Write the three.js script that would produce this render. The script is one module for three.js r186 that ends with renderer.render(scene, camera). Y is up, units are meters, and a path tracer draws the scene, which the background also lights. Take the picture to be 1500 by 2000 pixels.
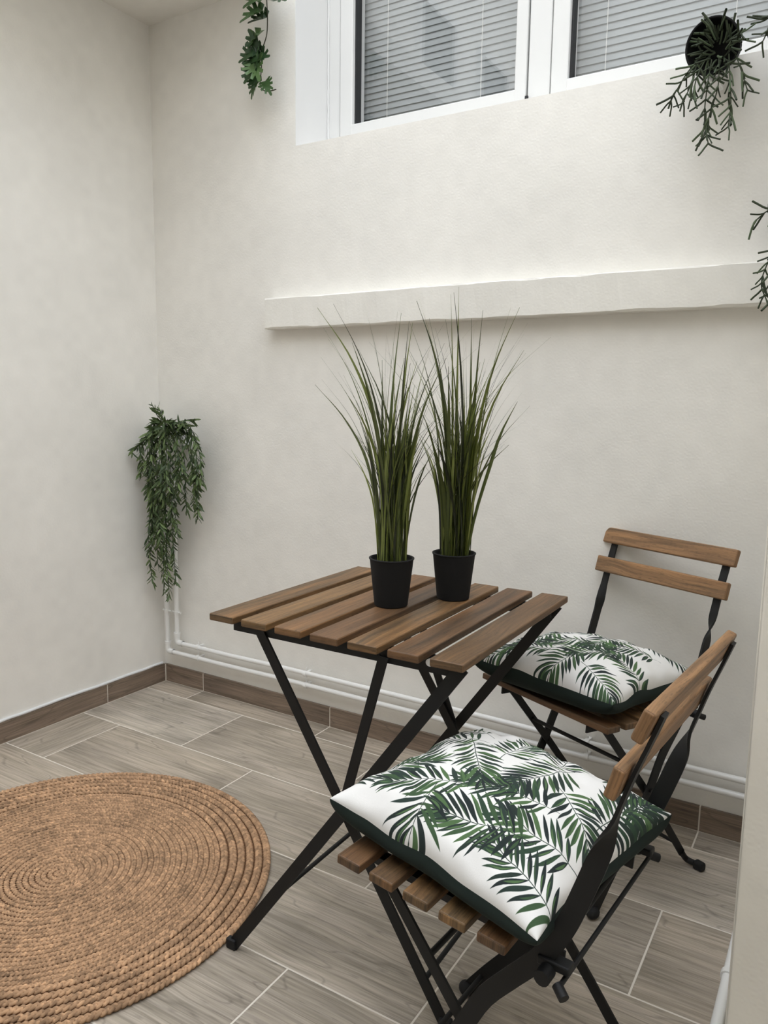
import * as THREE from 'three';
import { RoundedBoxGeometry } from 'three/addons/geometries/RoundedBoxGeometry.js';
import { mergeGeometries as mergeRaw } from 'three/addons/utils/BufferGeometryUtils.js';

// ------------------------------------------------------------------ camera, sky, exposure
const scene = new THREE.Scene();
const camera = new THREE.PerspectiveCamera(2 * Math.atan(1000 / 1496.4) * 180 / Math.PI, 0.75, 0.05, 60);
camera.position.set(2.2934, 1.1149, 2.0724);
camera.rotation.order = 'YXZ';
camera.rotation.set(-0.1408, 0.5507, 0.0144);

const renderer = new THREE.WebGLRenderer({ antialias: true });
renderer.toneMapping = THREE.LinearToneMapping;
renderer.toneMappingExposure = 1.52;
renderer.shadowMap.enabled = true;

{ // overcast sky, brightest overhead, with a pale ground half below the horizon
  const w = 64, h = 32, d = new Float32Array(w * h * 4);
  for (let j = 0; j < h; j++) for (let i = 0; i < w; i++) {
    const el = ((j + 0.5) / h - 0.5) * Math.PI, s = Math.sin(el), k = (j * w + i) * 4;
    const L = 2.75 * (s > 0 ? (1 + 2 * s) / 3 : 0.2);
    d[k] = L * 0.955; d[k + 1] = L; d[k + 2] = L * 1.07; d[k + 3] = 1;
  }
  const t = new THREE.DataTexture(d, w, h, THREE.RGBAFormat, THREE.FloatType);
  t.mapping = THREE.EquirectangularReflectionMapping; t.magFilter = THREE.LinearFilter; t.needsUpdate = true;
  scene.background = t; scene.environment = t;
}

// ------------------------------------------------------------------ helpers
function rng(seed) { return () => { seed |= 0; seed = seed + 0x6D2B79F5 | 0; let t = Math.imul(seed ^ seed >>> 15, 1 | seed); t = t + Math.imul(t ^ t >>> 7, 61 | t) ^ t; return ((t ^ t >>> 14) >>> 0) / 4294967296; }; }
const V = (x, y, z) => new THREE.Vector3(x, y, z);
const lerp = (a, b, t) => a + (b - a) * t, clamp = (x, a, b) => Math.min(b, Math.max(a, x));
function hash2(x, y, s) { let h = Math.imul(x, 374761393) + Math.imul(y, 668265263) + Math.imul(s, 974634777); h = Math.imul(h ^ h >>> 13, 1274126177); return ((h ^ h >>> 16) >>> 0) / 4294967296; }
function vnoise(x, y, s, px = 0, py = 0) {          // value noise, periodic when px / py are given
  const ix = Math.floor(x), iy = Math.floor(y), fx = x - ix, fy = y - iy;
  const m = (a, p) => p ? ((a % p) + p) % p : a;
  const a = hash2(m(ix, px), m(iy, py), s), b = hash2(m(ix + 1, px), m(iy, py), s), c = hash2(m(ix, px), m(iy + 1, py), s), d = hash2(m(ix + 1, px), m(iy + 1, py), s);
  const u = fx * fx * (3 - 2 * fx), v = fy * fy * (3 - 2 * fy);
  return lerp(lerp(a, b, u), lerp(c, d, u), v);
}
const taken = {};
function numbered(n) { taken[n] = (taken[n] ?? -1) + 1; return taken[n] ? n + '_' + String(taken[n]).padStart(3, '0') : n; }
function finish(m) { m.castShadow = true; m.receiveShadow = true; return m; }
function part(name, geo, mat, parent) { const m = finish(new THREE.Mesh(geo, mat)); m.name = name; parent.add(m); return m; }
function thing(name, label, category, pos = [0, 0, 0], turn = 0, group) {
  const o = new THREE.Group(); o.name = numbered(name); o.position.set(...pos); o.rotation.y = turn;
  o.userData = { label, category }; if (group) o.userData.group = group;
  scene.add(o); return o;
}
function structure(name, label, category) { const o = new THREE.Group(); o.name = name; o.userData = { kind: 'structure', label, category }; scene.add(o); return o; }
function boxUV(g) {                                  // uv in metres; u runs along the longest side
  g.computeBoundingBox(); const s = g.boundingBox.getSize(V(0, 0, 0)), p = g.attributes.position, n = g.attributes.normal, uv = new Float32Array(p.count * 2);
  const dims = [s.x, s.y, s.z], long = dims.indexOf(Math.max(...dims));
  for (let i = 0; i < p.count; i++) {
    const P = [p.getX(i), p.getY(i), p.getZ(i)], N = [Math.abs(n.getX(i)), Math.abs(n.getY(i)), Math.abs(n.getZ(i))], f = N.indexOf(Math.max(...N));
    const rest = [0, 1, 2].filter((k) => k !== f); let [a, b] = rest; if (b === long) [a, b] = [b, a];
    uv[2 * i] = P[a]; uv[2 * i + 1] = P[b] + (f === long ? 0.37 : 0);
  }
  g.setAttribute('uv', new THREE.BufferAttribute(uv, 2)); return g;
}
const rbox = (w, h, d, r = 0.002, seg = 1) => boxUV(new RoundedBoxGeometry(w, h, d, seg, Math.min(r, w / 2.01, h / 2.01, d / 2.01)));
function bx(x0, x1, y0, y1, z0, z1) { const g = new THREE.BoxGeometry(x1 - x0, y1 - y0, z1 - z0); g.translate((x0 + x1) / 2, (y0 + y1) / 2, (z0 + z1) / 2); return boxUV(g); }
function rbx(x0, x1, y0, y1, z0, z1, r = 0.002, seg = 1) { const g = rbox(x1 - x0, y1 - y0, z1 - z0, r, seg); g.translate((x0 + x1) / 2, (y0 + y1) / 2, (z0 + z1) / 2); return g; }
function rod(a, b, r, n = 10) {
  const d = V(0, 0, 0).subVectors(b, a), g = new THREE.CylinderGeometry(r, r, d.length(), n);
  g.applyQuaternion(new THREE.Quaternion().setFromUnitVectors(V(0, 1, 0), d.clone().normalize())); g.translate((a.x + b.x) / 2, (a.y + b.y) / 2, (a.z + b.z) / 2); return g;
}
function tube(pts, r, seg = 24, n = 8) { return new THREE.TubeGeometry(new THREE.CatmullRomCurve3(pts, false, 'centripetal'), seg, r, n); }
// flat bar swept along points; each station {p, w, t, v}: width w along direction v, thickness t
function bar(st) {
  const pos = [], idx = [], rings = st.map((s, i) => {
    const T = V(0, 0, 0).subVectors(st[Math.min(i + 1, st.length - 1)].p, st[Math.max(i - 1, 0)].p).normalize();
    const W = s.v.clone().addScaledVector(T, -T.dot(s.v)).normalize(), N = T.clone().cross(W);
    return [[1, 1], [-1, 1], [-1, -1], [1, -1]].map(([a, b]) => s.p.clone().addScaledVector(W, a * s.w / 2).addScaledVector(N, b * s.t / 2).toArray());
  });
  for (let k = 0; k < 4; k++) {                      // one strip per side: smooth along the bar, sharp across its edges
    const b0 = pos.length / 3; for (const r of rings) pos.push(...r[k], ...r[(k + 1) % 4]);
    for (let i = 0; i + 1 < rings.length; i++) { const a = b0 + 2 * i; idx.push(a, a + 1, a + 3, a, a + 3, a + 2); }
  }
  for (const [r, o] of [[rings[0], [3, 2, 1, 0]], [rings[rings.length - 1], [0, 1, 2, 3]]]) { const b0 = pos.length / 3; for (const c of o) pos.push(...r[c]); idx.push(b0, b0 + 1, b0 + 2, b0, b0 + 2, b0 + 3); }
  const g = new THREE.BufferGeometry(); g.setAttribute('position', new THREE.Float32BufferAttribute(pos, 3)); g.setIndex(idx); g.computeVertexNormals();
  g.setAttribute('uv', new THREE.Float32BufferAttribute(new Float32Array(pos.length / 3 * 2), 2)); return g;
}
const flat = (a, b, w, t, v) => bar([{ p: a, w, t, v }, { p: b, w, t, v }]);

const mergeGeometries = (gs) => mergeRaw(gs.map((g) => (g.index ? g.toNonIndexed() : g)));

// ------------------------------------------------------------------ textures
function dataTex(w, h, fn, srgb = true) {
  const d = new Uint8Array(w * h * 4);
  for (let j = 0; j < h; j++) for (let i = 0; i < w; i++) { const c = fn(i / w, j / h), k = (j * w + i) * 4; d[k] = clamp(c[0], 0, 255); d[k + 1] = clamp(c[1], 0, 255); d[k + 2] = clamp(c[2], 0, 255); d[k + 3] = 255; }
  const t = new THREE.DataTexture(d, w, h); t.magFilter = THREE.LinearFilter; t.minFilter = THREE.LinearMipmapLinearFilter; t.generateMipmaps = true;
  t.wrapS = t.wrapT = THREE.RepeatWrapping; if (srgb) t.colorSpace = THREE.SRGBColorSpace; t.needsUpdate = true; return t;
}
// stained hardwood, u along the grain; texture covers 0.6 m x 0.2 m
function woodMat(seed, tone) {
  const f = (u, v) => {
    const wob = (vnoise(u * 4, v * 3, seed, 4, 3) - 0.5) * 0.07 + (vnoise(u * 9, v * 5, seed + 9, 9, 5) - 0.5) * 0.03, w = v + wob;
    const fine = vnoise(u * 10, w * 160, seed + 1, 10, 160), mid = vnoise(u * 5, w * 36, seed + 2, 5, 36), broad = vnoise(u * 2, w * 9, seed + 3, 2, 9), pore = vnoise(u * 40, w * 240, seed + 4, 40, 240);
    const k = 0.62 + 0.22 * fine + 0.32 * mid + 0.34 * broad - (pore > 0.78 ? 0.16 : 0);
    const red = broad * 8 - 4;
    return [tone[0] * k + red, tone[1] * k, tone[2] * k - red * 0.6];
  };
  const map = dataTex(512, 256, f), bump = dataTex(512, 256, (u, v) => { const c = f(u, v)[1] * 1.6; return [c, c, c]; }, false);
  for (const t of [map, bump]) t.repeat.set(1 / 0.6, 1 / 0.2);
  return new THREE.MeshStandardMaterial({ map, bumpMap: bump, bumpScale: 0.0006, roughness: 0.52 });
}
// grey-brown wood-look porcelain, u along the plank; texture covers 0.6 m x 0.3 m
function tileMat(seed, tone) {
  const f = (u, v) => {
    const wob = (vnoise(u * 3, v * 2, seed, 3, 2) - 0.5) * 0.035 + (vnoise(u * 7, v * 6, seed + 8, 7, 6) - 0.5) * 0.012, w = v + wob;
    const fine = vnoise(u * 9, w * 170, seed + 1, 9, 170), mid = vnoise(u * 4, w * 48, seed + 2, 4, 48), broad = vnoise(u * 2, w * 6, seed + 3, 2, 6), cloud = vnoise(u * 7, v * 5, seed + 5, 7, 5);
    const dash = vnoise(u * 16, w * 130, seed + 7, 16, 130); let k = 0.69 + 0.2 * fine + 0.17 * mid + 0.15 * broad + 0.11 * cloud - (dash > 0.8 ? (dash - 0.8) * 0.7 : 0);
    const vein = Math.abs(vnoise(u * 3, w * 15, seed + 6, 3, 15) - 0.5); if (vein < 0.03) k *= 0.86 + vein * 4.6;
    return [tone[0] * k, tone[1] * k, tone[2] * k * (0.985 + 0.03 * mid)];
  };
  const map = dataTex(768, 384, f); map.repeat.set(1 / 0.6, 1 / 0.3);
  const bump = dataTex(512, 256, (u, v) => { const c = f(u, v)[1] * 1.4; return [c, c, c]; }, false); bump.repeat.set(1 / 0.6, 1 / 0.3);
  return new THREE.MeshStandardMaterial({ map, bumpMap: bump, bumpScale: 0.0004, roughness: 0.42 });
}
// rolled emulsion over uneven plaster; texture covers 1 m x 1 m
const plasterBump = dataTex(1024, 1024, (u, v) => { const c = 255 * (0.25 * vnoise(u * 5, v * 5, 3, 5, 5) + 0.15 * vnoise(u * 18, v * 18, 4, 18, 18) + 0.25 * vnoise(u * 70, v * 70, 5, 70, 70) + 0.35 * vnoise(u * 240, v * 240, 6, 240, 240)); return [c, c, c]; }, false);
const plasterMap = (r, g, b, s) => dataTex(256, 256, (u, v) => { const k = 0.975 + 0.03 * vnoise(u * 6, v * 6, s, 6, 6) + 0.02 * vnoise(u * 31, v * 31, s + 1, 31, 31); return [r * k, g * k, b * k]; });
const plaster = (r, g, b, s) => new THREE.MeshStandardMaterial({ map: plasterMap(r, g, b, s), bumpMap: plasterBump, bumpScale: 0.0005, roughness: 0.72 });

const M = {
  wall: plaster(241, 238, 231, 21),
  pillar: plaster(238, 233, 221, 31),
  ledge: plaster(238, 235, 227, 41),
  white: new THREE.MeshStandardMaterial({ color: '#f1f1ef', roughness: 0.4 }),
  reveal: new THREE.MeshStandardMaterial({ color: '#e4e4e3', roughness: 0.6 }),
  pvc: new THREE.MeshStandardMaterial({ color: '#e3e3e1', roughness: 0.28 }),
  pipe: new THREE.MeshStandardMaterial({ color: '#ecebe7', roughness: 0.3 }),
  grout: new THREE.MeshStandardMaterial({ color: '#e2dacd', roughness: 0.9 }),
  metal: new THREE.MeshStandardMaterial({ color: '#050506', roughness: 0.62 }),
  rubber: new THREE.MeshStandardMaterial({ color: '#101011', roughness: 0.75 }),
  pot: new THREE.MeshStandardMaterial({ color: '#060607', roughness: 0.85 }),
  soil: new THREE.MeshStandardMaterial({ color: '#1b1a14', roughness: 1 }),
  gasket: new THREE.MeshStandardMaterial({ color: '#1c1d1f', roughness: 0.6 }),
  glass: new THREE.MeshPhysicalMaterial({ color: '#ffffff', transmission: 1, thickness: 0, roughness: 0.0, ior: 1.62 }),
  darkGlass: new THREE.MeshPhysicalMaterial({ color: '#23282b', roughness: 0.05 }),
  blind: new THREE.MeshStandardMaterial({ color: '#a3a8a9', roughness: 0.6 }),
  cord: new THREE.MeshStandardMaterial({ color: '#e6e6e2', roughness: 0.8 }),
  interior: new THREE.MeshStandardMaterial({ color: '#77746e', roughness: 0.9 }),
  facade: new THREE.MeshStandardMaterial({ color: '#e6e3dc', roughness: 0.9 }),
  velvet: new THREE.MeshPhysicalMaterial({ color: '#0e1d17', roughness: 0.95, sheen: 0.5, sheenRoughness: 0.5, sheenColor: new THREE.Color('#2b4a3c') }),
  wood: [woodMat(11, [108, 81, 52]), woodMat(57, [101, 75, 49]), woodMat(93, [114, 87, 56]), woodMat(131, [94, 69, 46])],
  backWood: [woodMat(171, [130, 98, 67]), woodMat(203, [126, 95, 65])],
  tile: [tileMat(5, [170, 159, 144]), tileMat(45, [163, 152, 137]), tileMat(85, [174, 164, 150]), tileMat(125, [166, 154, 138])],
  skirt: [tileMat(165, [140, 122, 106]), tileMat(205, [133, 116, 101])],
};

// ------------------------------------------------------------------ the setting
const XR = 2.205, ZP = 1.0, CEIL = 2.444, H = 4.2;
const TL = 0.6021, TW = 0.2955, ZA = 0.1017, A1 = 0.2152, G = 0.0034;
{
  const f = structure('floor', 'grey-brown wood-look floor tiles with pale grout', 'floor');
  part('grout_bed', bx(-0.1, 3.6, -0.12, -0.0006, -0.05, 5.3), M.grout, f);
  const offs = [A1, 0.5, 0.2048, 0.49];
  const geos = {}; let n = 0;
  for (let row = 0; row < 18; row++) {
    const z0 = row ? ZA + (row - 1) * TW : 0.008, z1 = ZA + row * TW;
    const start = (row === 0 ? offs[0] : [0.5, 0.2048, 0.49, 0.215][(row - 1) % 4]) % TL;
    for (let k = -1; k < 6; k++) {
      const x0 = Math.max(0.009, start + k * TL), x1 = Math.min(3.55, start + (k + 1) * TL); if (x1 - x0 < 0.02) continue;
      const w = x1 - x0 - G, d = z1 - z0 - G, key = w.toFixed(3) + d.toFixed(3);
      geos[key] ??= rbox(w, 0.012, d, 0.0012);
      const t = part('tile', geos[key], M.tile[Math.floor(hash2(row, k + 5, 3) * 4)], f); t.position.set((x0 + x1) / 2, -0.006, (z0 + z1) / 2);
      if (hash2(row, k + 9, 4) > 0.5) t.rotation.y = Math.PI; n++;
    }
  }
}
{
  const b = structure('baseboard_back', 'dark wood-look skirting tiles along the back wall', 'skirting');
  part('grout_bed', bx(0.0, XR, -0.002, 0.069, 0.0, 0.0082), M.grout, b);
  const xs = [0.0105, A1, A1 + TL, A1 + 2 * TL, A1 + 3 * TL, XR];
  for (let i = 0; i + 1 < xs.length; i++) part('skirting_tile', rbx(xs[i] + 0.0017, xs[i + 1] - 0.0017, 0.001, 0.0707, 0.001, 0.0095, 0.001), M.skirt[i % 2], b);
  const l = structure('baseboard_left', 'dark wood-look skirting tiles along the left wall', 'skirting');
  part('grout_bed', bx(0, 0.0082, -0.002, 0.069, 0.0, 4.1), M.grout, l);
  const zs = [0.0105, 0.29, 0.29 + TL, 0.29 + 2 * TL, 0.29 + 3 * TL, 0.29 + 4 * TL];
  for (let i = 0; i + 1 < zs.length; i++) part('skirting_tile', rbx(0.001, 0.0095, 0.001, 0.0707, zs[i] + 0.0017, zs[i + 1] - 0.0017, 0.001), M.skirt[(i + 1) % 2], l);
}
// window opening in the back wall
const WX0 = 0.665, WX1 = 2.13, WY0 = 1.935, WY1 = 2.95;
{
  const w = structure('wall_back', 'cream plastered back wall under the window', 'wall');
  part('plaster', mergeGeometries([bx(-0.25, WX0, -0.12, H, -0.32, 0), bx(WX1, 3.6, -0.12, H, -0.32, 0), bx(WX0, WX1, -0.12, WY0, -0.32, 0), bx(WX0, WX1, WY1, H, -0.32, 0)]), M.wall, w);
  // painted white lining of the opening
  part('reveal_lining', mergeGeometries([bx(WX0, WX0 + 0.0015, WY0, WY1, -0.2, -0.0005), bx(WX1 - 0.0015, WX1, WY0, WY1, -0.2, -0.0005)]), M.reveal, w);
  const r = structure('wall_interior', 'dim room behind the window blinds', 'wall');
  part('plaster', mergeGeometries([bx(0.2, 2.6, 1.0, 3.3, -1.9, -1.8), bx(0.2, 0.3, 1.0, 3.3, -1.8, -0.32), bx(2.5, 2.6, 1.0, 3.3, -1.8, -0.32), bx(0.2, 2.6, 0.9, 1.0, -1.9, -0.32), bx(0.2, 2.6, 3.3, 3.4, -1.9, -0.32)]), M.interior, r);
}
{
  const w = structure('wall_left', 'plain cream plastered left wall', 'wall');
  part('plaster', bx(-0.25, 0, -0.12, H, 0, 5.2), M.wall, w);
  const c = structure('ceiling', 'cream ceiling over the left corner, plus an unseen slab added for shade', 'ceiling');
  part('slab', bx(0, 0.6, CEIL, CEIL + 0.09, 0, 0.9), M.wall, c);
  part('slab', bx(0, 3.6, CEIL + 0.06, CEIL + 0.15, 2.5, 3.9), M.wall, c);  // unseen roof slab added behind the camera to darken the right wall end
  const r = structure('wall_right', 'shaded cream wall end at the right edge', 'wall');
  part('plaster', rbx(XR, 3.6, -0.12, 2.5, 0, ZP, 0.006, 2), M.pillar, r);
  const e = structure('wall_front', 'far side of the courtyard behind the viewer', 'wall');
  part('plaster', mergeGeometries([bx(-0.25, 3.8, -0.12, 4.6, 3.9, 4.1), bx(3.6, 3.8, -0.12, 3.8, -0.32, 4.1)]), M.facade, e);  // unseen courtyard walls, heights shaped to even out the light in view
}
{ // shallow plaster ledge across the back wall, edges a little uneven
  const o = structure('trim_1', 'cream plaster ledge running across the back wall', 'ledge');
  const n = 90, x0 = 0.569, x1 = XR, pos = [], idx = [], prof = [[0, 0], [0.043, 0], [0.046, 0.004], [0.046, 0.096], [0.042, 0.1005], [0, 0.1005]];
  for (let i = 0; i <= n; i++) for (let k = 0; k < 6; k++) {
    const x = lerp(x0, x1, i / n), e = (vnoise(x * 14, k, 71) - 0.5) * 0.0035 + (vnoise(x * 60, k, 72) - 0.5) * 0.0014;
    pos.push(x, 1.3555 + prof[k][1] + (k > 0 && k < 5 ? e : 0), prof[k][0] + (k > 0 && k < 5 ? e * 0.7 : 0));
  }
  for (let i = 0; i < n; i++) for (let k = 0; k < 5; k++) { const a = i * 6 + k, b = a + 6; idx.push(a, a + 1, b, b, a + 1, b + 1); }
  for (let k = 1; k < 5; k++) idx.push(0, k + 1, k);
  let g = new THREE.BufferGeometry(); g.setAttribute('position', new THREE.Float32BufferAttribute(pos, 3)); g.setIndex(idx); g = g.toNonIndexed(); g.computeVertexNormals(); boxUV(g);
  part('ledge', g, M.ledge, o);
  // ridge of filler paint above the left skirting
  const t = structure('trim_2', 'uneven bead of white filler above the left skirting', 'filler bead'), pts = [];
  for (let i = 0; i <= 60; i++) { const z = 0.02 + i / 60 * 2.6; pts.push(V(0.003 + 0.0015 * vnoise(z * 30, 1, 5), 0.0745 + 0.003 * vnoise(z * 18, 0, 6), z)); }
  part('filler', tube(pts, 0.0055, 160, 6), M.reveal, t);
}
{ // white plastic double window
  const w = structure('window_1', 'white plastic-framed window with two sashes', 'window'), zf = -0.175, zb = -0.245, s = (x0, x1, y0, y1, z0 = zb, z1 = zf, r = 0.004) => rbx(x0, x1, y0, y1, z0, z1, r);
  part('fixed_frame', mergeGeometries([s(WX0, 0.716, WY0, WY1), s(WX0, WX1, WY0, 1.972), s(WX0, WX1, WY1 - 0.05, WY1), s(WX1 - 0.05, WX1, WY0, WY1), s(1.384, 1.452, WY0, WY1)]), M.pvc, w);
  for (const [a, b] of [[0.7195, 1.3805], [1.4555, 2.0765]]) {
    const y0 = 1.9745, y1 = WY1 - 0.053, r = 0.05, z1 = zf + 0.006;
    const sash = part('sash', mergeGeometries([s(a, a + r, y0, y1, zb, z1), s(b - 0.036, b, y0, y1, zb, z1), s(a + r - 0.004, b - 0.032, y0, y0 + 0.06, zb, z1), s(a + r - 0.004, b - 0.032, y1 - 0.055, y1, zb, z1)]), M.pvc, w);
    part('gasket', mergeGeometries([bx(a + r, a + r + 0.006, y0 + 0.06, y1 - 0.055, -0.215, -0.185), bx(b - 0.0385, b - 0.036, y0 + 0.06, y1 - 0.055, -0.215, -0.19)]), M.gasket, sash);
    const p = new THREE.PlaneGeometry(b - 0.036 - a - r, y1 - 0.055 - y0 - 0.06); p.translate((a + r + b - 0.036) / 2, (y0 + 0.06 + y1 - 0.055) / 2, -0.2);
    part('pane', p, M.glass, sash); part('pane', p.clone().translate(0, 0, -0.016), M.glass, sash);
  }
  const bead = []; for (let i = 0; i <= 40; i++) bead.push(V(WX0 + 0.004 + 0.0015 * vnoise(i * 1.3, 0, 33), lerp(WY0 + 0.003, WY1, i / 40), zf + 0.001 + 0.002 * vnoise(i * 1.7, 3, 34)));
  part('sealant_bead', tube(bead, 0.0042, 120, 6), M.reveal, w);
  part('drain_cap', rbx(1.3795, 1.3885, 1.992, 2.01, zf - 0.004, zf + 0.0075, 0.001), M.gasket, w);
}
for (const [a, b, lab] of [[0.745, 1.37, 'grey venetian blind behind the left window pane'], [1.48, 2.1, 'grey venetian blind behind the right window pane, above the hanging pot']]) {
  const t = thing('venetian_blind', lab, 'blind', [(a + b) / 2, 1.98, -0.275], 0, 'blinds behind the window');
  const g = rbox(b - a, 0.0012, 0.025, 0.0005), w = b - a;
  for (let i = 0; i < 46; i++) { const s = part('slat', g, M.blind, t); s.position.set(0, 0.01 + i * 0.0205, 0); s.rotation.x = 1.36; }
  for (const x of [-w * 0.33, w * 0.22]) part('cord', rod(V(x, 0, 0.017), V(x, 0.95, 0.017), 0.0011, 6), M.cord, t);
  part('head_rail', rbx(-w / 2, w / 2, 0.945, 0.975, -0.015, 0.02), M.blind, t);
}
{ // upper facade along the left side, mirrored in the panes
  let n = 2;
  for (const [z0, z1, y0, y1] of [[1.55, 1.95, 2.62, 3.35], [2.35, 2.75, 2.62, 3.35], [3.2, 3.6, 2.62, 3.35]]) {
    const w = structure('window_' + n++, 'upper courtyard window in the left facade', 'window');
    part('frame', mergeGeometries([rbx(0, 0.03, y0 - 0.04, y0, z0 - 0.04, z1 + 0.04), rbx(0, 0.03, y1, y1 + 0.04, z0 - 0.04, z1 + 0.04), rbx(0, 0.03, y0, y1, z0 - 0.04, z0), rbx(0, 0.03, y0, y1, z1, z1 + 0.04)]), M.pvc, w);
    part('pane', bx(0.0005, 0.012, y0, y1, z0, z1), M.darkGlass, w);
  }
}

// ------------------------------------------------------------------ heating pipes
{
  const run = (name, label, xv, y, top, zr) => {
    const t = thing(name, label, 'pipe', [0, 0, 0], 0, 'painted heating pipes'), r = 0.0088, z = 0.03;
    part('riser', rod(V(xv, y + 0.012, z), V(xv, top, z), r, 14), M.pipe, t);
    part('elbow', tube([V(xv, y + 0.03, z), V(xv, y + 0.012, z), V(xv + 0.004, y + 0.003, z), V(xv + 0.014, y, z), V(xv + 0.03, y, z)], 0.0112, 16, 12), M.pipe, t);
    part('collar', rod(V(xv, y + 0.028, z), V(xv, y + 0.04, z), 0.0128, 14), M.pipe, t);
    const pts = []; for (let i = 0; i <= 24; i++) { const x = lerp(xv + 0.02, zr - 0.03, i / 24); pts.push(V(x, y + (vnoise(x * 3, 0, 9) - 0.5) * 0.004, z)); }
    part('pipe_run', tube(pts, r, 60, 14), M.pipe, t);
    part('bend', tube([V(zr - 0.035, y, z), V(zr - 0.015, y, z + 0.002), V(zr - 0.002, y, z + 0.015), V(zr, y, z + 0.035)], 0.0104, 14, 12), M.pipe, t);
    part('pipe_run', rod(V(zr, y, z + 0.03), V(zr, y, ZP + 0.0), r, 14), M.pipe, t);
    part('collar', rod(V(zr, y, 0.775), V(zr, y, 0.788), 0.0118, 14), M.pipe, t);
    for (const x of [0.212, 0.729, 1.27, 1.72]) {
      const clip = part('clip', mergeGeometries([rod(V(x - 0.006, y, z), V(x + 0.006, y, z), 0.0112, 12), bx(x - 0.005, x + 0.005, y - 0.006, y + 0.006, 0, z)]), M.pipe, t);
      part('screw', rod(V(x, y + 0.012, z - 0.004), V(x, y + 0.02, z - 0.004), 0.0025, 8), M.pipe, clip);
    }
    part('clip', mergeGeometries([rod(V(xv, 0.296, z), V(xv, 0.306, z), 0.0115, 12), rod(V(xv - 0.022, 0.301, z), V(xv + 0.022, 0.301, z), 0.004, 8)]), M.pipe, t);
  };
  run('heating_pipe', 'upper of the two white painted pipes along the back wall', 0.102, 0.18, 0.86, 2.186);
  run('heating_pipe', 'lower of the two white painted pipes, just above the skirting', 0.05, 0.138, 0.86, 2.186);
}

// ------------------------------------------------------------------ folding table
const TBX = 1.2291, TBZ = 0.9963, TYAW = 0.0084, TLv = 0.5533, TLu = 0.5385;
{
  const t = thing('folding_table', 'square wooden slat table on black crossed metal legs', 'table', [TBX + TLv / 2, 0, TBZ - TLu / 2], TYAW);
  const hx = TLv / 2, hz = TLu / 2, w = 0.0616, gap = (TLv - 7 * w) / 6;
  const g = rbox(w, 0.0145, TLu, 0.0028, 2);
  for (let i = 0; i < 7; i++) {
    const s = part('slat', g.clone(), M.wood[[0, 2, 1, 3, 0, 3, 1][i]], t); s.position.set(-hx + w / 2 + i * (w + gap), 0.70 - 0.00725, 0);
    const uv = s.geometry.attributes.uv; for (let k = 0; k < uv.count; k++) uv.setXY(k, uv.getX(k) + i * 0.23, uv.getY(k) + i * 0.071);
  }
  const X = V(1, 0, 0), Y = V(0, 1, 0), yT = 0.668, W = (x) => x - TBX - hx;
  for (const [z, m] of [[hz - 0.045, 1], [-hz + 0.045, -1]]) {
    const rail = part('frame_rail', mergeGeometries([flat(V(-hx + 0.025, 0.672, z), V(hx - 0.022, 0.672, z), 0.027, 0.004, Y), flat(V(-hx + 0.025, 0.6835, z - m * 0.009), V(hx - 0.022, 0.6835, z - m * 0.009), 0.018, 0.003, V(0, 0, 1))]), M.metal, t);
    const zB = z + m * 0.016, zA = z + m * 0.004;
    for (const [x0, y0, x1, zz, w, k] of [[1.768, 0.684, 1.284, zB, 0.024, m * 0.036], [1.322, 0.672, 1.75, zA, 0.021, 0]]) {
      const leg = part('leg', bar([{ p: V(W(x0), y0, zz), w, t: 0.005, v: X }, { p: V(W(x1), 0.004, zz + k), w, t: 0.005, v: X }]), M.metal, t);
      part('foot_cap', rbx(W(x1) - 0.012, W(x1) + 0.012, 0, 0.022, zz + k - 0.007, zz + k + 0.007, 0.003), M.rubber, leg);
    }
    const cx = m > 0 ? 1.612 : 1.403;
    part('brace', bar([{ p: V(W(cx), 0.672, zA + m * 0.006), w: 0.019, t: 0.004, v: X }, { p: V(W(1.527), 0.36, zA + m * 0.006), w: 0.019, t: 0.004, v: X }]), M.metal, t);
    part('pivot_bolt', rod(V(W(1.526), 0.352, zA - 0.006), V(W(1.526), 0.352, zB + m * 0.006), 0.006, 12), M.metal, t);
    const pl = part('cap', rod(V(W(1.7), 0.6765, z + m * 0.001), V(W(1.7), 0.6765, z + m * 0.0045), 0.0068, 20), M.white, rail); pl.userData.label = 'round white cap';
  }
  part('stretcher', rod(V(W(1.346), 0.1, hz), V(W(1.346), 0.1, -hz), 0.005, 10), M.metal, t);
  part('stretcher', rod(V(W(1.703), 0.075, hz - 0.042), V(W(1.703), 0.075, -hz + 0.042), 0.005, 10), M.metal, t);
}

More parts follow.
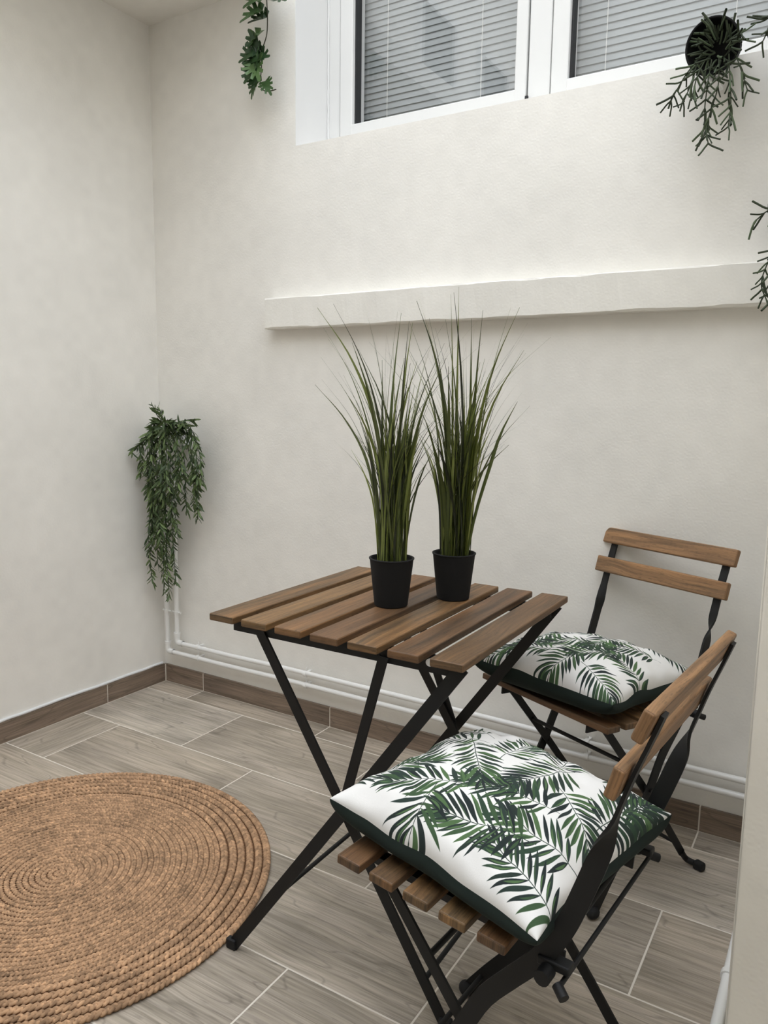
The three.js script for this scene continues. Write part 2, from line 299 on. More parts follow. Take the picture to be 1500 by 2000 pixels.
// ------------------------------------------------------------------ folding chairs
const SLOPE = 0.0737;
function seatY(z) { return 0.457 - SLOPE * (0.167 - z); }
function makeChair(label, pos, turn, group) {
  const t = thing('folding_chair', label, 'chair', pos, turn, group), X = V(1, 0, 0), Z = V(0, 0, 1), tilt = Math.atan(SLOPE);
  const g = rbox(0.39, 0.0145, 0.042, 0.003, 2);
  for (let i = 0; i < 5; i++) { const z = 0.167 - 0.021 - i * 0.0589, s = part('seat_slat', g, M.wood[[3, 1, 0, 2, 3][i]], t); s.position.set(0, seatY(z) - 0.00725, z); s.rotation.x = -tilt; }
  for (const sx of [-1, 1]) {
    const x = sx * 0.132;
    part('seat_rail', mergeGeometries([flat(V(x, seatY(0.16) - 0.0245, 0.158), V(x, seatY(-0.165) - 0.0245, -0.165), 0.02, 0.004, V(0, 1, 0)), flat(V(x, seatY(0.15) - 0.0165, 0.15), V(x, seatY(-0.12) - 0.0165, -0.12), 0.02, 0.003, X)]), M.metal, t);
    // upright: flat behind the back slats, quarter twist, then edge-on down to the front foot
    const prof = [[-0.2775, 0.779], [-0.2655, 0.745], [-0.249, 0.7], [-0.237, 0.662], [-0.2265, 0.628], [-0.2185, 0.6], [-0.2095, 0.572], [-0.199, 0.54], [-0.187, 0.505], [-0.175, 0.474], [-0.158, 0.441], [-0.134, 0.406], [-0.104, 0.37], [-0.067, 0.323], [-0.03, 0.252], [0.01, 0.187], [0.05, 0.13], [0.1, 0.066], [0.138, 0.014]];
    // thin the list into a smooth run
    const crv = new THREE.CatmullRomCurve3(prof.map(([z, y]) => V(sx * 0.163, y, z)), false, 'centripetal'), st = [];
    for (let i = 0; i <= 64; i++) {
      const p = crv.getPoint(i / 64), k = clamp((0.645 - p.y) / 0.075, 0, 1), a = (k * k * (3 - 2 * k)) * Math.PI / 2, T = crv.getTangent(i / 64), N = T.clone().cross(X).normalize();
      p.x -= sx * 0.0; st.push({ p, w: lerp(0.0185, 0.0265, k), t: 0.0045, v: X.clone().multiplyScalar(Math.cos(a)).addScaledVector(N, sx * Math.sin(a)) });
    }
    const up = part('upright', bar(st), M.metal, t);
    part('foot_cap', new THREE.SphereGeometry(0.0165, 14, 10).scale(0.85, 0.85, 1).translate(sx * 0.163, 0.0142, 0.141), M.rubber, up);
    // leg from the seat front to the rear foot, toe turned outwards
    const lx = sx * 0.148, leg = [{ p: V(lx, 0.428, 0.118), w: 0.018, t: 0.0045, v: Z }];
    for (const [z, y] of [[0.04, 0.334], [-0.03, 0.25], [-0.1, 0.162], [-0.16, 0.082], [-0.196, 0.034]]) leg.push({ p: V(lx, y, z), w: 0.018, t: 0.0045, v: Z });
    const lg = part('leg', bar(leg), M.metal, t);
    part('toe', tube([V(lx, 0.04, -0.192), V(lx, 0.022, -0.206), V(lx + sx * 0.004, 0.013, -0.213), V(lx + sx * 0.024, 0.011, -0.218)], 0.0075, 14, 8), M.metal, lg);
    part('foot_cap', rbox(0.026, 0.021, 0.021, 0.006, 2).translate(sx * 0.182, 0.0105, -0.219), M.rubber, lg);
    part('knob', mergeGeometries([rod(V(sx * 0.168, 0.412, -0.158), V(sx * 0.188, 0.412, -0.158), 0.0105, 14), rod(V(sx * 0.176, 0.404, -0.174), V(sx * 0.186, 0.398, -0.188), 0.007, 10), rbx(sx * 0.14 - 0.01, sx * 0.14 + 0.01, 0.414, 0.426, -0.186, -0.142, 0.003).translate(sx * 0.02, 0, 0)]), M.metal, t);
    part('bolt', rod(V(sx * 0.142, 0.252, -0.03), V(sx * 0.17, 0.252, -0.03), 0.005, 10), M.metal, lg);
  }
  part('rear_rod', rod(V(-0.18, 0.405, -0.178), V(0.18, 0.405, -0.178), 0.0034, 10), M.metal, t);
  part('rear_rod', rod(V(-0.165, 0.412, -0.15), V(0.165, 0.412, -0.15), 0.005, 10), M.metal, t);
  part('stretcher', rod(V(-0.148, 0.325, 0.034), V(0.148, 0.325, 0.034), 0.0048, 10), M.metal, t);
  part('stretcher', rod(V(-0.148, 0.07, -0.168), V(0.148, 0.07, -0.168), 0.0048, 10), M.metal, t);
  part('stretcher', rod(V(-0.163, 0.055, 0.11), V(0.163, 0.055, 0.11), 0.0048, 10), M.metal, t);
  const gb = rbox(0.384, 0.0418, 0.015, 0.0038, 2);
  [[-0.2628, 0.7912, -0.2484, 0.7525], [-0.2334, 0.7167, -0.2215, 0.6758]].forEach(([z0, y0, z1, y1], i) => {
    const s = part('back_slat', gb, M.backWood[i], t), a = Math.atan2(z1 - z0, y0 - y1);
    s.position.set(0, (y0 + y1) / 2 - Math.sin(a) * 0.0075, (z0 + z1) / 2 - Math.cos(a) * 0.0075); s.rotation.x = -a;
  });
  return t;
}
const FAR = [1.797, 0.314, -0.4265], NEAR = [1.8757, 1.0335, -1.6565];
makeChair('folding slat chair facing the room, its back towards the rear wall', [FAR[0], 0, FAR[1]], FAR[2], 'folding chairs at the table');
makeChair('folding slat chair nearest the viewer, seen from behind its backrest', [NEAR[0], 0, NEAR[1]], NEAR[2], 'folding chairs at the table');

// ------------------------------------------------------------------ cushions with a palm-leaf print
function palmPrint(seed, fronds) {
  const S = 1024, c = document.createElement('canvas'); c.width = c.height = S; const x = c.getContext('2d'), R = rng(seed);
  x.fillStyle = '#e9e7e3'; x.fillRect(0, 0, S, S);
  const cols = ['#1e2a27', '#23322a', '#2b4230', '#1b2525', '#3a5335', '#4e6a42', '#26362f'];
  const leaflet = (px, py, a, L, w, bend) => {
    x.save(); x.translate(px, py); x.rotate(a); x.fillStyle = cols[Math.floor(R() * cols.length)];
    x.beginPath(); x.moveTo(0, 0); x.quadraticCurveTo(L * 0.4, -w + bend * 0.5, L, bend); x.quadraticCurveTo(L * 0.45, w + bend * 0.5, 0, 0); x.fill();
    if (R() < 0.55) { x.fillStyle = cols[4 + Math.floor(R() * 2)]; x.beginPath(); x.moveTo(L * 0.1, 0); x.quadraticCurveTo(L * 0.4, -w * 0.8 + bend * 0.5, L * (0.55 + R() * 0.3), bend * 0.5); x.quadraticCurveTo(L * 0.4, bend * 0.2, L * 0.1, 0); x.fill(); }
    x.restore();
  };
  for (const [fx, fy, ang, len, wid] of fronds) {
    const n = Math.round(len / 29), curve = (R() - 0.5) * 0.5; let px = fx * S, py = fy * S, a = ang;
    x.strokeStyle = '#2b3a30'; x.lineWidth = 3.2;
    for (let i = 0; i < n; i++) {
      const t = i / n, st = len / n, nx = px + Math.cos(a) * st, ny = py + Math.sin(a) * st;
      x.beginPath(); x.moveTo(px, py); x.lineTo(nx, ny); x.stroke();
      if (i > 0) for (const s of [-1, 1]) { const L = wid * (0.55 + 0.75 * Math.sin(Math.PI * (0.15 + 0.75 * t))) * (0.85 + R() * 0.3); leaflet(nx, ny, a + s * lerp(1.15, 0.32, t) + (R() - 0.5) * 0.12, L, wid * (0.14 + R() * 0.05), s * wid * (R() * 0.12)); }
      px = nx; py = ny; a += curve / n;
    }
    leaflet(px, py, a, wid * 0.9, wid * 0.12, 0);
  }
  const t = new THREE.CanvasTexture(c); t.colorSpace = THREE.SRGBColorSpace; t.anisotropy = 8; return t;
}
function frondSet(seed) {
  const R = rng(seed), out = [];
  for (let j = 0; j < 4; j++) for (let i = 0; i < 5 - j % 2; i++) { const a = R() * Math.PI * 2, L = 300 + R() * 110; out.push([(i + (j % 2) * 0.5 + 0.15 + R() * 0.4) / 4.75 - Math.cos(a) * L / 2048, (j + 0.3 + R() * 0.4) / 4 - Math.sin(a) * L / 2048, a, L, 108 + R() * 28]); }
  return out;
}
const weave = dataTex(256, 256, (u, v) => { const c = 128 + 60 * Math.sin(u * 2 * Math.PI * 64) * Math.sin(v * 2 * Math.PI * 64) + 60 * (vnoise(u * 90, v * 90, 8, 90, 90) - 0.5); return [c, c, c]; }, false);
weave.repeat.set(5, 5);
function makeCushion(label, chair, cs, cd, yaw, size, seed, corners) {
  const [cx, cz, a] = chair, px = cx + Math.cos(a) * cs + Math.sin(a) * cd, pz = cz - Math.sin(a) * cs + Math.cos(a) * cd;
  const t = thing('cushion', label, 'cushion', [px, seatY(cd) + 0.0005, pz], 0, 'palm-print cushions');
  t.rotation.order = 'YXZ'; t.rotation.set(-Math.atan(SLOPE), a + yaw, 0);
  const n = 64, A = size / 2, seam = 0.05, sheet = (top) => {
    const g = new THREE.PlaneGeometry(2, 2, n, n), p = g.attributes.position, uv = g.attributes.uv;
    for (let i = 0; i < p.count; i++) {
      const u0 = p.getX(i), v0 = p.getY(i), u = Math.sin(u0 * Math.PI / 2), v = Math.sin(v0 * Math.PI / 2), au = Math.abs(u), av = Math.abs(v);
      let x = A * u * (1 - 0.075 * (1 - v * v) * u * u), z = -A * v * (1 - 0.075 * (1 - u * u) * v * v), y;
      const edge = (1 - u * u) * (1 - v * v), corner = au ** 6 * av ** 6;
      const lift = seam + corners[(u > 0 ? 1 : 0) + (v > 0 ? 2 : 0)] * (au * av) ** 5 + (vnoise(u * 3 + 7, v * 3, seed) - 0.5) * 0.012 * (1 - edge);
      if (top) {
        const wr = (vnoise(u * 5 + 3, v * 5, seed + 1) - 0.5) * 0.010 + (vnoise(u * 11, v * 11, seed + 2) - 0.5) * 0.004;
        y = lift + 0.070 * edge ** 0.42 + wr * Math.min(1, edge * 5) + 0.006 * (Math.max(0, au - 0.6) * Math.sin(v * 17 + seed) + Math.max(0, av - 0.6) * Math.sin(u * 15 + seed)) * Math.min(1, edge * 12);
      } else {
        const e = (1 - au ** 5) * (1 - av ** 5), k = Math.min(1, e * 1.15) ** 0.42; y = lift * (1 - k) + 0.0008;
        const out = 0.007 * Math.sin(Math.PI * clamp(k, 0, 1)); x += Math.sign(u) * out * au ** 4; z -= Math.sign(v) * out * av ** 4;
      }
      p.setXYZ(i, x, y, z); uv.setXY(i, (u + 1) / 2, (v + 1) / 2);
    }
    if (!top) g.index.array.reverse();
    g.computeVertexNormals(); return g;
  };
  part('printed_cover', sheet(true), new THREE.MeshStandardMaterial({ map: palmPrint(seed, frondSet(seed)), bumpMap: weave, bumpScale: 0.0003, roughness: 0.9 }), t);
  part('velvet_back', sheet(false), M.velvet, t);
  return t;
}
makeCushion('palm-leaf cushion on the chair beside the rear wall', FAR, -0.012, 0.012, 0.15, 0.38, 77, [0.01, 0.0, 0.0, 0.0]);
makeCushion('large palm-leaf cushion on the nearest chair, white print and dark green underside', NEAR, 0.0, 0.004, -0.13, 0.374, 41, [0.0, 0.0, 0.012, 0.0]);

// ------------------------------------------------------------------ braided jute rug
{
  const t = thing('round_rug', 'round braided jute rug on the tiles left of the table', 'rug', [0.778, 0, 1.044]);
  const jute = new THREE.MeshStandardMaterial({ vertexColors: true, roughness: 0.95 });
  const R = rng(5); let r = 0.494, k = 0;
  const under = new THREE.CylinderGeometry(0.485, 0.485, 0.004, 90); under.translate(0, 0.0025, 0);
  part('backing', under, new THREE.MeshStandardMaterial({ color: '#6d4d33', roughness: 1 }), t);
  while (r > 0.012) {
    const outer = k < 6, pitch = outer ? 0.0205 : 0.0132, rc = r - pitch / 2, lam = outer ? 0.036 : 0.027, A = pitch * (outer ? 0.215 : 0.25), rs = pitch * (outer ? 0.255 : 0.29), hump = outer ? 0.0030 : 0.0018;
    const circ = 2 * Math.PI * rc, turns = Math.max(3, Math.round(circ / lam)), steps = turns * 8, pos = [], col = [], idx = [], ph0 = R() * 6;
    for (let j = 0; j < 3; j++) {
      const b0 = pos.length / 3, sides = 5;
      for (let i = 0; i <= steps; i++) {
        const th = i / steps * Math.PI * 2, ph = i / 8 * Math.PI * 2 + j * Math.PI * 2 / 3 + ph0;
        const wob = (vnoise(th * 3 + k * 2, k, 61) - 0.5) * 0.0016, rr = rc + A * Math.sin(ph) + wob, y = 0.0058 + (outer ? 0.0012 : 0) + hump * Math.sin(2 * ph) * 0.55;
        const n1 = hash2(i % steps, j * 7 + k * 31, 15), n2 = vnoise(th * 9, k * 1.7, 16), dark = vnoise(th * 2.2 + 4, k * 0.23, 18);
        const n3 = vnoise(i * 0.42, j * 5 + k * 3, 19), m = 0.44 + 0.5 * n1 * n1 + 0.62 * n3 * n3 + 0.34 * n2 - 0.16 * (dark > 0.62 ? (dark - 0.62) * 2.6 : 0);
        for (let s = 0; s < sides; s++) { const a = s / sides * Math.PI * 2 + 0.3, q = rr + Math.cos(a) * rs; pos.push(Math.cos(th) * q, y + Math.sin(a) * rs * 0.85, Math.sin(th) * q); col.push(0.45 * m, 0.275 * m, 0.155 * m); }
      }
      for (let i = 0; i < steps; i++) for (let s = 0; s < sides; s++) { const a = b0 + i * sides + s, b = b0 + i * sides + (s + 1) % sides; idx.push(a, b, a + sides, b, b + sides, a + sides); }
    }
    const g = new THREE.BufferGeometry(); g.setAttribute('position', new THREE.Float32BufferAttribute(pos, 3)); g.setAttribute('color', new THREE.Float32BufferAttribute(col, 3)); g.setAttribute('uv', new THREE.Float32BufferAttribute(new Float32Array(pos.length / 3 * 2), 2)); g.setIndex(idx); g.computeVertexNormals();
    part('braid', g, jute, t);
    r -= pitch; k++;
  }
}

// ------------------------------------------------------------------ potted grass on the table
const greens = ['#626a2a', '#727c3c', '#4d5626', '#373e1c', '#858c4c', '#262b18'].map((c) => new THREE.MeshPhysicalMaterial({ color: c, roughness: 0.5, side: THREE.DoubleSide }));
const potGeo = new THREE.LatheGeometry([[0, 0], [0.033, 0], [0.0348, 0.002], [0.0452, 0.096], [0.047, 0.098], [0.047, 0.1], [0.0435, 0.1005], [0.042, 0.097], [0.041, 0.086], [0, 0.086]].map(([a, b]) => new THREE.Vector2(a, b)), 48);
function curveBlade(pts, w, taper, seg = 14) {          // folded blade along a smooth curve
  const c = new THREE.CatmullRomCurve3(pts), pos = [], uv = [], idx = [], d = pts[pts.length - 1].clone().sub(pts[0]); d.y = 0;
  const side = V(-d.z, 0, d.x); if (side.length() < 1e-4) side.set(1, 0, 0); side.normalize().applyAxisAngle(V(0, 1, 0), w * 900);
  for (let i = 0; i <= seg; i++) {
    const t = i / seg, p = c.getPoint(t), T = c.getTangent(t), S = side.clone().addScaledVector(T, -T.dot(side)).normalize(), N = T.clone().cross(S);
    const ww = w * (t < taper ? lerp(0.7, 1, t / taper) : Math.max(0.1, 1 - ((t - taper) / (1 - taper)) ** 0.8));
    for (const k of [-1, 0, 1]) { const q = p.clone().addScaledVector(S, k * ww / 2).addScaledVector(N, k ? 0 : -ww * 0.2); pos.push(q.x, q.y, q.z); uv.push(k / 2 + 0.5, t); }
  }
  for (let i = 0; i < seg; i++) for (let k = 0; k < 2; k++) { const a = i * 3 + k; idx.push(a, a + 1, a + 3, a + 1, a + 4, a + 3); }
  const g = new THREE.BufferGeometry(); g.setAttribute('position', new THREE.Float32BufferAttribute(pos, 3)); g.setAttribute('uv', new THREE.Float32BufferAttribute(uv, 2)); g.setIndex(idx); g.computeVertexNormals(); return g;
}
function grassPot(label, x, z, seed, tips, lean) {
  const t = thing('potted_grass', label, 'plant', [x, 0.7005, z], 0, 'potted grasses on the table'), R = rng(seed), rnd = (a) => (R() - 0.5) * 2 * a;
  part('pot', potGeo, M.pot, t); part('soil', new THREE.CylinderGeometry(0.041, 0.04, 0.004, 32).translate(0, 0.088, 0), M.soil, t);
  const base = () => { const a = R() * 6.283, r = 0.03 * Math.sqrt(R()); return V(Math.cos(a) * r, 0.086, Math.sin(a) * r); };
  const path = (b, tip, bow) => { const h = tip.y - b.y, L = (f, g) => V(lerp(b.x, tip.x, g), b.y + h * f, lerp(b.z, tip.z, g)); return [b, L(0.3, 0.06 + bow * 0.5), L(0.58, 0.2 + bow), L(0.8, 0.52 + bow * 0.6), tip]; };
  for (const tp of tips) {                                     // long blades that stand clear of the tuft
    const tip = V(...tp), b = base(); b.x = b.x * 0.6 + clamp(tip.x, -0.03, 0.03) * 0.5;
    part('blade', curveBlade(path(b, tip, R() * 0.12), 0.0066 + R() * 0.0026, 0.5, 18), greens[[0, 0, 1, 2, 2, 3][Math.floor(R() * 6)]], t);
  }
  for (let i = 0; i < 64; i++) {                               // the dense tuft
    const b = base(), h = 0.2 + R() * R() * 0.32 + R() * 0.06, a = R() * 6.283, sp = 0.012 + R() * 0.075 * (h / 0.3) ** 1.5, tip = V(b.x * 1.3 + Math.cos(a) * sp + lean * h * 0.3, 0.086 + h, b.z * 1.3 + Math.sin(a) * sp);
    part('blade', curveBlade(path(b, tip, R() * 0.25), 0.0052 + R() * 0.0034, 0.66, 10), greens[Math.floor(R() * 6)], t);
  }
  for (let i = 0; i < 70; i++) {                               // hair-thin stems crossing over each other
    const b = base(), h = 0.2 + R() * 0.3, a = R() * 6.283, sp = 0.03 + R() * 0.17 * (h / 0.4), tip = V(Math.cos(a) * sp, 0.086 + h, Math.sin(a) * sp);
    part('thin_blade', curveBlade(path(b, tip, -0.1 + R() * 0.25), 0.0011 + R() * 0.0013, 0.5, 14), greens[[0, 2, 3, 3, 5, 2][Math.floor(R() * 6)]], t);
  }
}
grassPot('black pot of tall grass nearer the viewer, left of the pair', 1.496, 0.741, 9, [[-0.225, 0.453, -0.037], [-0.171, 0.569, 0.006], [-0.205, 0.614, -0.018], [-0.14, 0.615, 0.015], [-0.062, 0.613, 0.018], [-0.023, 0.599, -0.061], [-0.171, 0.475, -0.068], [-0.098, 0.451, 0.047], [-0.051, 0.503, -0.034], [0.0, 0.506, -0.037], [0.075, 0.489, 0.069], [0.11, 0.53, 0.0], [0.09, 0.47, -0.03], [0.13, 0.5, 0.03]], 0.06);
grassPot('black pot of tall grass at the back, right of the pair', 1.577, 0.616, 23, [[-0.008, 0.654, -0.004], [0.0, 0.632, 0.047], [-0.106, 0.631, -0.003], [-0.111, 0.588, 0.019], [-0.149, 0.525, -0.049], [-0.063, 0.591, 0.019], [-0.008, 0.584, 0.052], [0.026, 0.588, 0.003], [0.124, 0.602, 0.034], [0.138, 0.602, 0.024], [0.073, 0.556, -0.061], [0.159, 0.514, 0.036], [0.163, 0.414, 0.013], [0.13, 0.441, -0.028], [0.089, 0.331, -0.066], [0.073, 0.597, 0.051], [-0.101, 0.638, -0.004], [0.1, 0.52, 0.02], [0.08, 0.48, 0.05]], 0.0);

// ------------------------------------------------------------------ hanging plants
function leafGeo(L, w, fold = 0.2, droop = 0.1) {       // lance-shaped leaf along +y from the origin
  const pos = [], idx = [], n = 4;
  for (let i = 0; i <= n; i++) { const t = i / n, ww = w * Math.sin(Math.PI * Math.min(0.985, 0.06 + t * 0.93)) ** 0.8 / 2; for (const k of [-1, 0, 1]) pos.push(k * ww, L * t, (k ? fold * ww : 0) - droop * L * t * t); }
  for (let i = 0; i < n; i++) for (let k = 0; k < 2; k++) { const a = i * 3 + k; idx.push(a, a + 1, a + 3, a + 1, a + 4, a + 3); }
  const g = new THREE.BufferGeometry(); g.setAttribute('position', new THREE.Float32BufferAttribute(pos, 3)); g.setAttribute('uv', new THREE.Float32BufferAttribute(new Float32Array(pos.length / 3 * 2), 2)); g.setIndex(idx); g.computeVertexNormals(); return g;
}
function orient(dir, roll = 0) { return new THREE.Quaternion().setFromUnitVectors(V(0, 1, 0), dir.clone().normalize()).multiply(new THREE.Quaternion().setFromAxisAngle(V(0, 1, 0), roll)); }
const fineGreens = ['#4d6037', '#5f7243', '#3b4d2c', '#738753', '#485536'].map((c) => new THREE.MeshStandardMaterial({ color: c, roughness: 0.62, side: THREE.DoubleSide }));
const stemMat = new THREE.MeshStandardMaterial({ color: '#26331d', roughness: 0.7 });
{ // bamboo-like cascade in the corner
  const t = thing('hanging_plant', 'bushy trailing plant with narrow leaves hanging in the room corner', 'plant', [0.12, 0.95, 0.07]), R = rng(63), O = t.position;
  const geos = [leafGeo(0.032, 0.008, 0.3, 0.15), leafGeo(0.026, 0.0068, 0.3, 0.1), leafGeo(0.039, 0.009, 0.3, 0.2)], leaves = [];
  const ends = [[0.083, 1.09, 0.1, 1], [0.105, 1.075, 0.09, 1], [0.29, 1.05, 0.1, 1], [0.27, 1.03, 0.12, 1], [0.31, 0.96, 0.1, 1], [0.03, 0.925, 0.16, 1], [0.045, 0.945, 0.15, 1],
    [0.3, 0.79, 0.1, 0], [0.31, 0.83, 0.09, 0], [0.285, 0.695, 0.09, 0], [0.275, 0.74, 0.1, 0], [0.225, 0.79, 0.12, 0], [0.24, 0.72, 0.1, 0], [0.19, 0.63, 0.1, 0], [0.18, 0.68, 0.12, 0], [0.14, 0.39, 0.1, 0], [0.1, 0.395, 0.09, 0], [0.155, 0.44, 0.08, 0], [0.12, 0.47, 0.1, 0], [0.05, 0.43, 0.1, 0], [0.07, 0.5, 0.09, 0], [0.045, 0.54, 0.1, 0], [0.09, 0.6, 0.12, 0], [0.11, 0.55, 0.11, 0], [0.035, 0.84, 0.13, 0], [0.06, 0.77, 0.12, 0], [0.06, 0.7, 0.1, 0], [0.14, 0.62, 0.13, 0], [0.16, 0.76, 0.14, 0], [0.11, 0.72, 0.14, 0], [0.2, 0.8, 0.15, 0], [0.25, 0.85, 0.13, 0]];
  for (const [ex, ey, ez, up] of ends) {
    const s0 = V(0.13 + (R() - 0.5) * 0.08, 0.985 + R() * 0.03, 0.06 + R() * 0.03), e = V(ex, ey, ez), pts = [s0];
    if (up) pts.push(V(lerp(s0.x, ex, 0.55), lerp(s0.y, ey, 0.5) + 0.02, lerp(s0.z, ez, 0.6)), e);
    else pts.push(V(lerp(s0.x, ex, 0.6), Math.max(ey + 0.05, 1.0 + R() * 0.04), lerp(s0.z, ez, 0.7)), V(lerp(s0.x, ex, 0.9), lerp(0.98, ey, 0.35), ez + (R() - 0.5) * 0.02), V(ex + (R() - 0.5) * 0.02, lerp(0.98, ey, 0.7), ez + (R() - 0.5) * 0.02), e);
    for (const p of pts) p.sub(O);
    const c = new THREE.CatmullRomCurve3(pts), L = c.getLength(), vine = part('vine', new THREE.TubeGeometry(c, 20, 0.0012, 5), stemMat, t);
    const nl = Math.round(L / 0.0125);
    for (let i = 1; i <= nl; i++) {
      const u = i / nl; if (!up && u < 0.12) continue; const p = c.getPoint(u), T = c.getTangent(u), az = R() * Math.PI * 2;
      for (let q = 0; q < 2; q++) { const a = az + q * (1.6 + R()), d = V(Math.cos(a) * 0.75, 0, Math.sin(a) * 0.75).addScaledVector(T, 0.8).add(V(0, -0.18, 0)); if (p.x + O.x < 0.03 && d.x < 0) d.x *= -0.6; if (p.z + O.z < 0.04 && d.z < 0) d.z *= -0.6; leaves.push([p, d, R() * 6, Math.floor(R() * 3), Math.floor(R() * 5), p.z + R() * 0.05, vine]); }
    }
  }
  leaves.sort((a, b) => b[5] - a[5]); const rest = [];
  leaves.forEach(([p, d, roll, gi, mi, , vine], i) => {
    const q = orient(d, roll);
    if (i < 300) { const m = part('leaf', geos[gi], fineGreens[mi], vine); m.position.copy(p); m.quaternion.copy(q); }
    else rest.push(geos[gi].clone().applyQuaternion(q).translate(p.x, p.y, p.z));
  });
  const cols = [[], [], []]; rest.forEach((g, i) => cols[i % 3].push(g));
  cols.forEach((gs, i) => { const m = part('foliage', mergeGeometries(gs), fineGreens[i], t); m.userData.kind = 'stuff'; });
  part('holder', rbox(0.09, 0.05, 0.035, 0.008, 2).translate(0.01, 0.02, -0.05), M.white, t);
}
// needle-leaved trailing plants on the right
const needleMats = ['#39432f', '#434f39', '#313a28', '#4f5e43'].map((c) => new THREE.MeshStandardMaterial({ color: c, roughness: 0.7 }));
const needles = [0.5, 0.8, 1.1].map((k) => tube([V(0, 0, 0), V(0.004 * k, 0.012, 0.001), V(0.012 * k, 0.024, 0.003), V(0.019 * k, 0.034, 0.004)], 0.0021, 7, 6));
function needlePlant(label, pos, seed, strands, spill) {
  const t = thing('trailing_plant', label, 'plant', pos, 0, 'needle-leaved wall plants'), R = rng(seed);
  const axis = V(-0.06, -0.3, 1).normalize(), q = orient(axis);
  const pg = new THREE.LatheGeometry([[0, -0.085], [0.043, -0.085], [0.045, -0.083], [0.0575, 0], [0.0595, 0.001], [0.0595, 0.004], [0.055, 0.004], [0.0545, 0], [0.044, -0.06], [0, -0.06]].map(([a, b]) => new THREE.Vector2(a, b)), 40).applyQuaternion(q);
  part('pot', pg, M.pot, t);
  part('hook', rbox(0.03, 0.012, 0.07, 0.004).translate(0.0, -0.062, -0.055), M.white, t);
  const addLeaf = (p, d, roll, s, o = t) => { const m = part('leaf', needles[Math.floor(R() * 3)], needleMats[Math.floor(R() * 4)], o); m.position.copy(p); m.quaternion.copy(orient(d, roll)); m.scale.setScalar(s); };
  for (let i = 0; i < spill; i++) { const a = R() * 6.283, r = 0.05 * Math.sqrt(R()), p = V(0.014 + Math.cos(a) * r * 0.75, -0.008 + Math.sin(a) * r * 0.8, -0.005 + R() * 0.03); addLeaf(p, V(Math.cos(a) + (R() - 0.5), Math.sin(a) + (R() - 0.5), 0.6 + R()), R() * 6.28, 0.85 + R() * 0.4); }
  for (const pts of strands) {
    const c = new THREE.CatmullRomCurve3(pts.map((p) => V(...p))), L = c.getLength(), stem = part('stem', new THREE.TubeGeometry(c, 24, 0.0014, 6), needleMats[0], t);
    const n = Math.round(L / 0.017);
    for (let i = 1; i <= n; i++) { const u = i / n, p = c.getPoint(u), T = c.getTangent(u), a = i * 2.4 + R(), s = V(Math.cos(a), 0, Math.sin(a) * 0.6); for (const k of [-1, 1]) addLeaf(p, s.clone().multiplyScalar(k * 0.75).addScaledVector(T, 0.7), R() * 6.28, 0.75 + R() * 0.4, stem); }
  }
}
needlePlant('black wall pot of trailing needle-leaved plant, fully in view below the window', [1.938, 1.926, 0.1], 12, [
  [[0.005, -0.04, 0.03], [0.0, -0.09, 0.03], [-0.005, -0.15, 0.015], [0.006, -0.212, 0.01]], [[0.02, -0.04, 0.03], [0.022, -0.1, 0.03], [0.005, -0.16, 0.02], [0.0, -0.19, 0.015]],
  [[0.04, -0.035, 0.03], [0.046, -0.09, 0.03], [0.05, -0.14, 0.02], [0.048, -0.185, 0.02]], [[0.05, -0.03, 0.02], [0.066, -0.07, 0.03], [0.082, -0.115, 0.02]],
  [[-0.02, -0.03, 0.03], [-0.045, -0.06, 0.035], [-0.066, -0.09, 0.03], [-0.08, -0.108, 0.02]], [[-0.025, -0.03, 0.03], [-0.03, -0.07, 0.035], [-0.05, -0.12, 0.03]], [[-0.01, -0.04, 0.03], [-0.022, -0.075, 0.04], [-0.03, -0.11, 0.035]],
  [[0.04, 0.0, 0.02], [0.06, 0.006, 0.025], [0.066, -0.01, 0.03]]], 60);
needlePlant('needle-leaved plant cut off by the right picture edge, level with the window sill', [2.118, 1.925, 0.1], 31, [
  [[-0.03, 0.0, 0.03], [-0.06, 0.0, 0.03], [-0.075, -0.02, 0.02]], [[-0.03, 0.02, 0.03], [-0.055, 0.03, 0.02], [-0.07, 0.025, 0.02]], [[0.0, -0.04, 0.03], [0.01, -0.1, 0.03], [0.005, -0.16, 0.02]]], 24);
needlePlant('needle-leaved plant cut off by the right picture edge, trailing over the ledge', [2.138, 1.56, 0.11], 47, [
  [[-0.03, -0.01, 0.03], [-0.055, -0.015, 0.03], [-0.078, -0.03, 0.02]], [[-0.01, -0.04, 0.03], [-0.03, -0.09, 0.03], [-0.05, -0.13, 0.02], [-0.058, -0.17, 0.015], [-0.045, -0.205, 0.01]], [[0.0, -0.04, 0.03], [-0.02, -0.1, 0.03], [-0.035, -0.15, 0.02], [-0.03, -0.2, 0.015]]], 24);

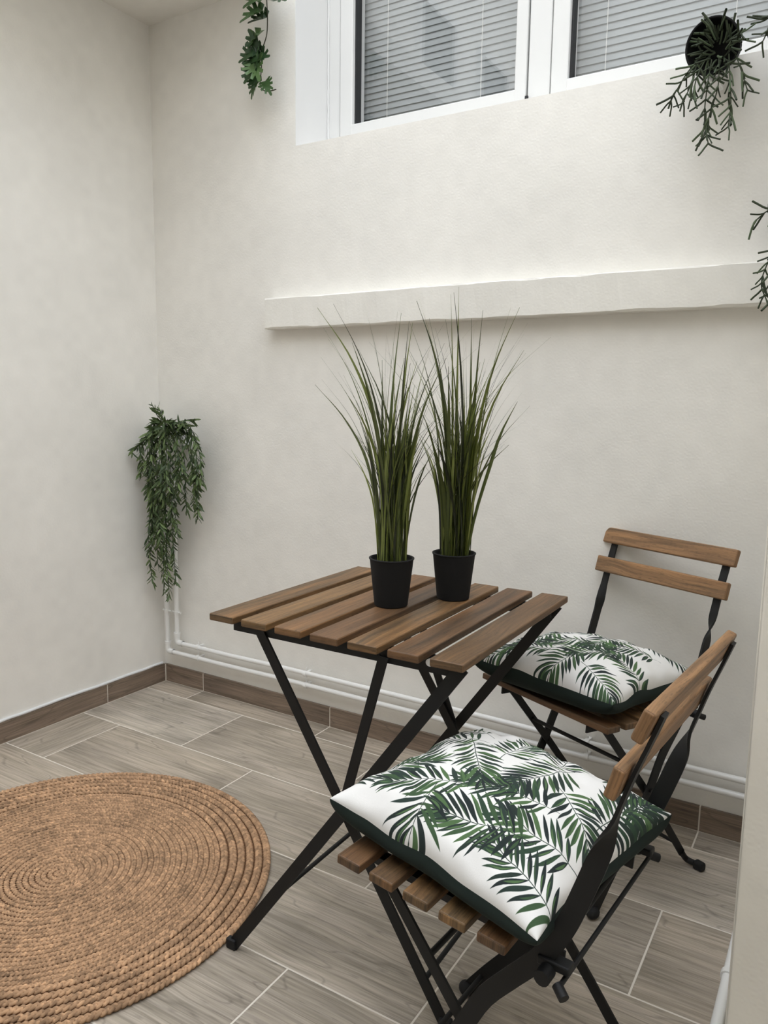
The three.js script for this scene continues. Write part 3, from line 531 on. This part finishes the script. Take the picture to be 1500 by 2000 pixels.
{ // split-leaf vine hanging from the ceiling edge
  const t = thing('split_leaf_vine', 'short vine of glossy split leaves hanging beside the window', 'plant', [0.6, 2.443, 0.05]), O = t.position;
  const sh = new THREE.Shape(); const half = [[0, 0], [0.30, -0.12], [0.47, 0.06], [0.26, 0.16], [0.52, 0.22], [0.5, 0.36], [0.24, 0.33], [0.46, 0.5], [0.4, 0.6], [0.18, 0.48], [0.32, 0.76], [0.24, 0.82], [0.1, 0.66], [0.08, 0.95], [0, 1.0]];
  sh.moveTo(0, 0); for (const [x, y] of half.slice(1)) sh.lineTo(x, y); for (const [x, y] of half.slice(1, -1).reverse()) sh.lineTo(-x, y); sh.closePath();
  const bent = (s, fold, curl) => { const g = new THREE.ExtrudeGeometry(sh, { depth: 0.008, bevelEnabled: false, curveSegments: 1 }), p = g.attributes.position; for (let i = 0; i < p.count; i++) { const x = p.getX(i), y = p.getY(i); p.setXYZ(i, x * s, y * s, (p.getZ(i) + fold * x * x * 1.4 - curl * y * y * 0.5) * s); } g.computeVertexNormals(); return g; };
  const geos = [bent(0.08, 0.6, 0.5), bent(0.066, 0.9, 0.3), bent(0.052, 0.4, 0.8)];
  const mats = ['#3d5a30', '#2f4b28', '#4f6b3c', '#284223'].map((c) => new THREE.MeshPhysicalMaterial({ color: c, roughness: 0.42, side: THREE.DoubleSide }));
  const stem = [[0.61, 2.443, 0.05], [0.6, 2.38, 0.06], [0.602, 2.31, 0.06], [0.598, 2.26, 0.06], [0.579, 2.215, 0.06], [0.575, 2.16, 0.06], [0.57, 2.115, 0.06], [0.585, 2.098, 0.06], [0.605, 2.092, 0.06], [0.635, 2.092, 0.06]].map((p) => V(...p).sub(O));
  part('stem', tube(stem, 0.0018, 50, 6), new THREE.MeshStandardMaterial({ color: '#3b3a2a', roughness: 0.7 }), t);
  const R = rng(8);
  for (const [x, y, z, dx, dy, g, m] of [[0.6, 2.37, 0.07, -0.8, -0.2, 0, 0], [0.61, 2.36, 0.08, 0.9, 0.1, 0, 2], [0.64, 2.36, 0.06, 1, -0.5, 1, 1], [0.595, 2.325, 0.075, -0.9, -0.25, 0, 0], [0.6, 2.31, 0.06, -1, -0.1, 1, 1], [0.585, 2.265, 0.07, -0.8, -0.7, 0, 2],
    [0.578, 2.215, 0.07, -0.2, 0.6, 1, 3], [0.572, 2.205, 0.08, -0.9, -0.3, 1, 3], [0.575, 2.2, 0.085, 0.2, -1, 0, 1], [0.58, 2.185, 0.08, 0.9, -0.1, 1, 3], [0.575, 2.175, 0.09, 0.5, -0.9, 0, 2], [0.57, 2.165, 0.08, -0.5, -0.9, 1, 1], [0.565, 2.125, 0.07, -0.6, -0.9, 2, 0], [0.566, 2.12, 0.07, -0.5, 0.6, 2, 1], [0.6, 2.12, 0.07, 0.6, -0.9, 2, 0]]) {
    const m_ = part('leaf', geos[g], mats[m], t); m_.position.set(x, y, z).sub(O); const d = V(dx, dy, 0.35 + R() * 0.3).normalize(), n = V((R() - 0.5) * 0.8, 0.5, 1).normalize(), xx = d.clone().cross(n).normalize(), zz = xx.clone().cross(d);
    m_.quaternion.setFromRotationMatrix(new THREE.Matrix4().makeBasis(xx, d, zz));
  }
}

renderer.render(scene, camera);
